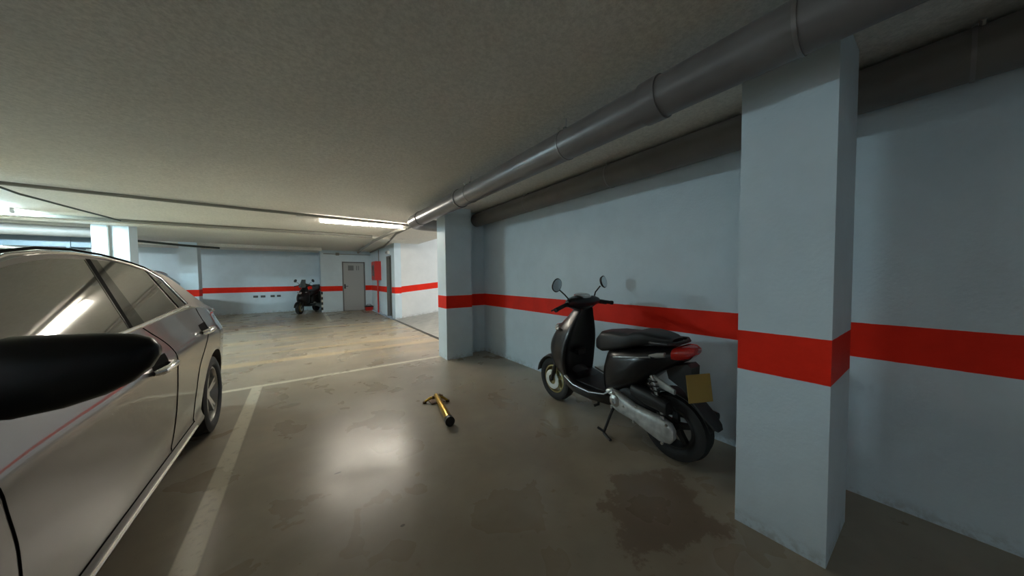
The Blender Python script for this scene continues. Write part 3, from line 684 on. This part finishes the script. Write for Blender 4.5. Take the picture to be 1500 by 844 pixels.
    # seat: two tiers
    seat = MB().loft([(0.665, 0, 0.705, 0.05, 0.022, 3), (0.645, 0, 0.725, 0.085, 0.055, 4), (0.58, 0, 0.752, 0.11, 0.088, 5), (0.46, 0, 0.778, 0.135, 0.080, 5), (0.34, 0, 0.80, 0.15, 0.062, 5), (0.29, 0, 0.812, 0.15, 0.056, 5),
               (0.25, 0, 0.83, 0.145, 0.058, 5), (0.18, 0, 0.845, 0.14, 0.050, 5), (0.09, 0, 0.850, 0.125, 0.040, 4), (0.02, 0, 0.850, 0.10, 0.032, 3), (-0.02, 0, 0.848, 0.07, 0.018, 2.5)], 32)
    seat.build('seat', M_seat, r, ang=50)
    MB().tube([(-0.10, 0.14, 0.825), (-0.145, 0.08, 0.835), (-0.135, -0.02, 0.842), (-0.07, -0.06, 0.845), (0.07, -0.06, 0.845), (0.135, -0.02, 0.842), (0.145, 0.08, 0.835), (0.10, 0.14, 0.825)], 0.013, 10).build('grab_rail', M_matt, r)
    tl = MB().loft([(-0.035, 0, 0.768, 0.122, 0.046, 3), (-0.07, 0, 0.778, 0.112, 0.052, 3), (-0.12, 0, 0.79, 0.085, 0.044, 2.6), (-0.15, 0, 0.80, 0.05, 0.024, 2.2)], 24).build('tail_lamp', M_red_lens, r)
    # rear mudguard, plate and hanging flap
    MB().prism([(0.04, 0.66), (-0.11, 0.71), (-0.135, 0.69), (-0.13, 0.55), (-0.17, 0.46), (-0.145, 0.455), (-0.08, 0.53), (0.02, 0.58)], -0.055, 0.055).build('tail_bracket', M_matt, r, bevel=0.008)
    pl = MB().box(-0.085, 0.085, -0.006, 0, -0.09, 0.09).build('number_plate', M_plate, r, bevel=0.003); pl.location = (-0.02, -0.165, 0.56); pl.rotation_euler = (-0.15, 0, -0.45)
    pl['label'] = 'dull yellow number plate'
    fp = MB().loft([(-0.06, 0, 0, 0.05, 0.012, 3), (0.0, 0, 0, 0.065, 0.014, 3), (0.13, 0, 0, 0.07, 0.014, 3), (0.20, 0, 0, 0.055, 0.012, 2.6), (0.225, 0, 0, 0.03, 0.008, 2.2)], 20, 'z').build('mud_flap', M_matt, r)
    fp.location = (0, -0.13, 0.48); fp.rotation_euler = (PI-0.75, 0, 0)
    P = []
    for k in range(14):
        a = math.radians(60+k*8); rr = 0.262
        P.append([Vector((xx, math.cos(a)*rr*1.0, RW+math.sin(a)*rr)) for xx in (-0.07, -0.03, 0.03, 0.07)])
    MB().grid(P, 0.006, (0, 0, 1)).build('rear_hugger', M_matt, r)
    # engine: transmission case on the left, silver belt cover, air box, fan, exhaust on the right
    R_ = []
    for (y_, z_, h_, w_) in ((-0.065, 0.235, 0.035, 0.020), (-0.04, 0.235, 0.070, 0.034), (0.03, 0.240, 0.086, 0.040), (0.12, 0.255, 0.074, 0.040), (0.24, 0.280, 0.062, 0.040), (0.36, 0.310, 0.076, 0.042), (0.44, 0.33, 0.074, 0.038), (0.49, 0.34, 0.045, 0.022)):
        R_.append((y_, -0.135, z_, w_, h_, 3.2))
    cs = MB().loft(R_, 24).build('engine_cover', M_case, r, ang=50)
    cs['label'] = 'dull silver transmission cover'
    for (y_, z_) in ((0.40, 0.385), (0.20, 0.345), (-0.03, 0.30), (0.0, 0.165), (0.22, 0.225), (0.42, 0.265), (0.31, 0.31)):
        MB().cyl((-0.172, y_, z_), (-0.182, y_, z_), 0.010, n=8).build('cover_bolt', M_steel, cs)
    MB().lathe([(-0.188, 0.02), (-0.180, 0.045), (-0.170, 0.05), (-0.170, 0.02)], (0, 0.39, 0.325), 'x', 24).build('kick_boss', M_steel, cs)
    MB().loft([(0.50, 0, 0.36, 0.10, 0.07, 3), (0.36, 0, 0.38, 0.12, 0.09, 3), (0.20, 0, 0.36, 0.11, 0.07, 3), (0.12, 0, 0.33, 0.07, 0.04, 3)], 20).build('engine_block', M_matt, r)
    MB().loft([(0.26, -0.11, 0.445, 0.045, 0.045, 3), (0.12, -0.12, 0.43, 0.055, 0.055, 3), (-0.02, -0.12, 0.40, 0.045, 0.045, 3)], 20).build('air_box', M_matt, r)
    MB().cyl((-0.135, 0.10, 0.60), (-0.135, 0.0, 0.27), 0.012, n=10).build('shock_rod', M_steel, r)
    sp = []
    for k in range(90):
        t = k/89; a = t*2*PI*8; sp.append((-0.135+0.026*math.cos(a), 0.095-0.075*t+0.026*math.sin(a), 0.585-0.25*t))
    MB().tube(sp, 0.005, 6).build('shock_spring', M_matt, r)
    gd = MB().loft([(0.14, -0.10, 0.575, 0.012, 0.03, 2.5), (0.08, -0.102, 0.555, 0.016, 0.035, 2.5), (-0.05, -0.10, 0.515, 0.012, 0.018, 2.5)], 14).build('silver_bracket', M_case, r)
    MB().loft([(0.30, 0.135, 0.26, 0.03, 0.03, 2), (0.18, 0.145, 0.27, 0.052, 0.052, 2), (-0.12, 0.155, 0.31, 0.055, 0.055, 2), (-0.20, 0.158, 0.325, 0.03, 0.03, 2)], 20).build('exhaust', M_matt, r)
    # kick-stand down on the left
    MB().tube([(-0.10, 0.44, 0.27), (-0.135, 0.47, 0.16), (-0.18, 0.50, 0.022)], 0.011, 8).tube([(-0.18, 0.50, 0.020), (-0.205, 0.44, 0.014), (-0.22, 0.40, 0.014)], 0.012, 8).tube([(-0.18, 0.50, 0.03), (-0.195, 0.55, 0.05)], 0.01, 8).build('side_stand', M_matt, r)
    MB().tube([(-0.11, 0.60, 0.27), (-0.17, 0.56, 0.235), (-0.20, 0.58, 0.225)], 0.012, 8).build('foot_peg', M_matt, r)
    # headset, bars, mirrors
    hy, hz = 0.88, 1.06
    MB().loft([(-0.20, hy-0.01, hz, 0.028, 0.030, 2.4), (-0.15, hy, hz+0.005, 0.050, 0.045, 2.6), (-0.07, hy+0.01, hz-0.005, 0.080, 0.066, 2.8), (0, hy+0.015, hz-0.005, 0.09, 0.070, 2.8), (0.07, hy+0.01, hz-0.005, 0.080, 0.066, 2.8), (0.15, hy, hz+0.005, 0.050, 0.045, 2.6), (0.20, hy-0.01, hz, 0.028, 0.030, 2.4)], 24, 'x').build('handlebar_cowl', M_body, r)
    MB().loft([(hy-0.065, 0, hz+0.052, 0.055, 0.010, 2.2), (hy-0.03, 0, hz+0.068, 0.075, 0.012, 2.2), (hy+0.03, 0, hz+0.076, 0.07, 0.012, 2.2), (hy+0.07, 0, hz+0.068, 0.04, 0.008, 2.2)], 20).build('dashboard', M_clear_lens, r)
    for s in (-1, 1):
        MB().cyl((s*0.19, hy-0.01, hz), (s*0.36, hy-0.045, hz-0.035), 0.0165, n=14).cyl((s*0.35, hy-0.043, hz-0.033), (s*0.37, hy-0.047, hz-0.037), 0.02, n=14).build('grip', M_rubber, r)
        MB().tube([(s*0.18, hy+0.04, hz-0.005), (s*0.26, hy+0.045, hz-0.03), (s*0.36, hy+0.02, hz-0.05)], 0.007, 8).build('brake_lever', M_matt, r)
        MB().tube([(s*0.16, hy, hz+0.03), (s*0.20, hy+0.015, hz+0.08), (s*0.27, hy+0.015, hz+0.135)], 0.0065, 8).build('mirror_stem', M_matt, r)
        mh = MB().loft([(-0.022, 0, 0, 0.020, 0.030, 2.2), (-0.012, 0, 0, 0.040, 0.055, 2.2), (0.006, 0, 0, 0.048, 0.064, 2.2), (0.010, 0, 0, 0.044, 0.060, 2.2)], 24).build('mirror_housing', M_matt, r)
        mh.location = (s*0.305, hy+0.005, hz+0.175); mh.rotation_euler = (0.05, s*0.5, PI + s*0.15)
        MB().loft([(0.0102, 0, 0, 0.040, 0.056, 2.2), (0.0122, 0, 0, 0.040, 0.056, 2.2)], 24).build('mirror_glass', M_mirr, mh)
        # front indicators
        MB().loft([(1.10, s*0.13, 0.80, 0.012, 0.012, 2), (1.07, s*0.15, 0.80, 0.022, 0.018, 2), (1.03, s*0.16, 0.805, 0.012, 0.01, 2)], 12).build('front_indicator', M_clear_lens, r)
    MB().tube([(0.05, hy+0.05, hz), (0.09, hy+0.10, hz-0.10), (0.06, hy+0.12, hz-0.25)], 0.006, 8).build('brake_hose', M_matt, r)
    if extras:
        P = []
        for j in range(6):
            t = j/5; P.append([Vector(((-1+2*i/6)*(0.12-0.05*t), 1.10-0.13*t-0.05*(abs(-1+2*i/6))**2, 0.98+0.30*t)) for i in range(7)])
        MB().grid(P, 0.004, (0, 1, 0)).build('windscreen', mat('smoked_screen', (0.10, 0.115, 0.115), 0.15, spec=0.5), r)
        MB().loft([(-0.34, 0, 0.97, 0.12, 0.08, 4), (-0.30, 0, 0.97, 0.16, 0.11, 4), (-0.06, 0, 0.97, 0.16, 0.11, 4), (0.0, 0, 0.97, 0.13, 0.09, 4)], 28).build('top_case', M_matt, r)
        for s in (-1, 1): MB().loft([(-0.25, s*0.25, 0.62, 0.06, 0.16, 4), (-0.20, s*0.26, 0.62, 0.09, 0.20, 4), (0.20, s*0.26, 0.62, 0.09, 0.20, 4), (0.26, s*0.25, 0.62, 0.05, 0.14, 4)], 24).build('pannier', M_matt, r)
    return r
make_scooter('scooter', 'black scooter with a red tail lamp parked beside the right wall on its stand', (2.17, 1.07, 0), -0.04, -0.035)
make_scooter('scooter', 'small dark motor scooter with a screen parked in the far corner by the back wall', (0.50, 14.75, 0), PI-0.45, 0.0, True)

# ------------------------------------------------------------------ folded yellow parking post on the floor
M_gold = mat('golden_yellow_metal', (0.60, 0.36, 0.05), 0.22, 0.75)
M_golddk = mat('tarnished_brown_metal', (0.12, 0.06, 0.02), 0.5, 0.4)
pk = empty('parking_post', 'small golden yellow folding parking post lying flat on the floor', 'parking post', (1.14, 3.03, 0), 0)
e_ = Vector((-0.095, -0.54, 0.040)); d_ = e_.normalized()
MB().tube([Vector((0, 0.02, 0.055)), Vector((0, 0.02, 0.055))+d_*0.05, e_*0.9+Vector((0, 0, 0.010)), e_], 0.03, 20, rs=[0.026, 0.028, 0.033, 0.038]).build('post_tube', M_gold, pk)
MB().cyl(e_-d_*0.01, e_+d_*0.045, 0.042, n=20).build('end_cap', M_black, pk, bevel=0.006)
MB().box(-0.07, 0.07, -0.05, 0.07, 0, 0.008).build('base_plate', M_golddk, pk, bevel=0.003)
for (x, y) in ((-0.12, 0.03), (0.09, -0.07), (0.085, 0.09)):
    MB().tube([(0, 0, 0.05), (x*0.55, y*0.55, 0.045), (x, y, 0.014)], 0.012, 10, rs=[0.016, 0.014, 0.012]).build('splayed_foot', M_gold, pk)
    MB().cyl((x, y, 0), (x, y, 0.02), 0.020, n=12).build('foot_bolt', M_golddk, pk)
MB().cyl((-0.05, 0.0, 0.05), (0.05, 0.0, 0.05), 0.016, n=14).build('hinge_pin', M_golddk, pk)
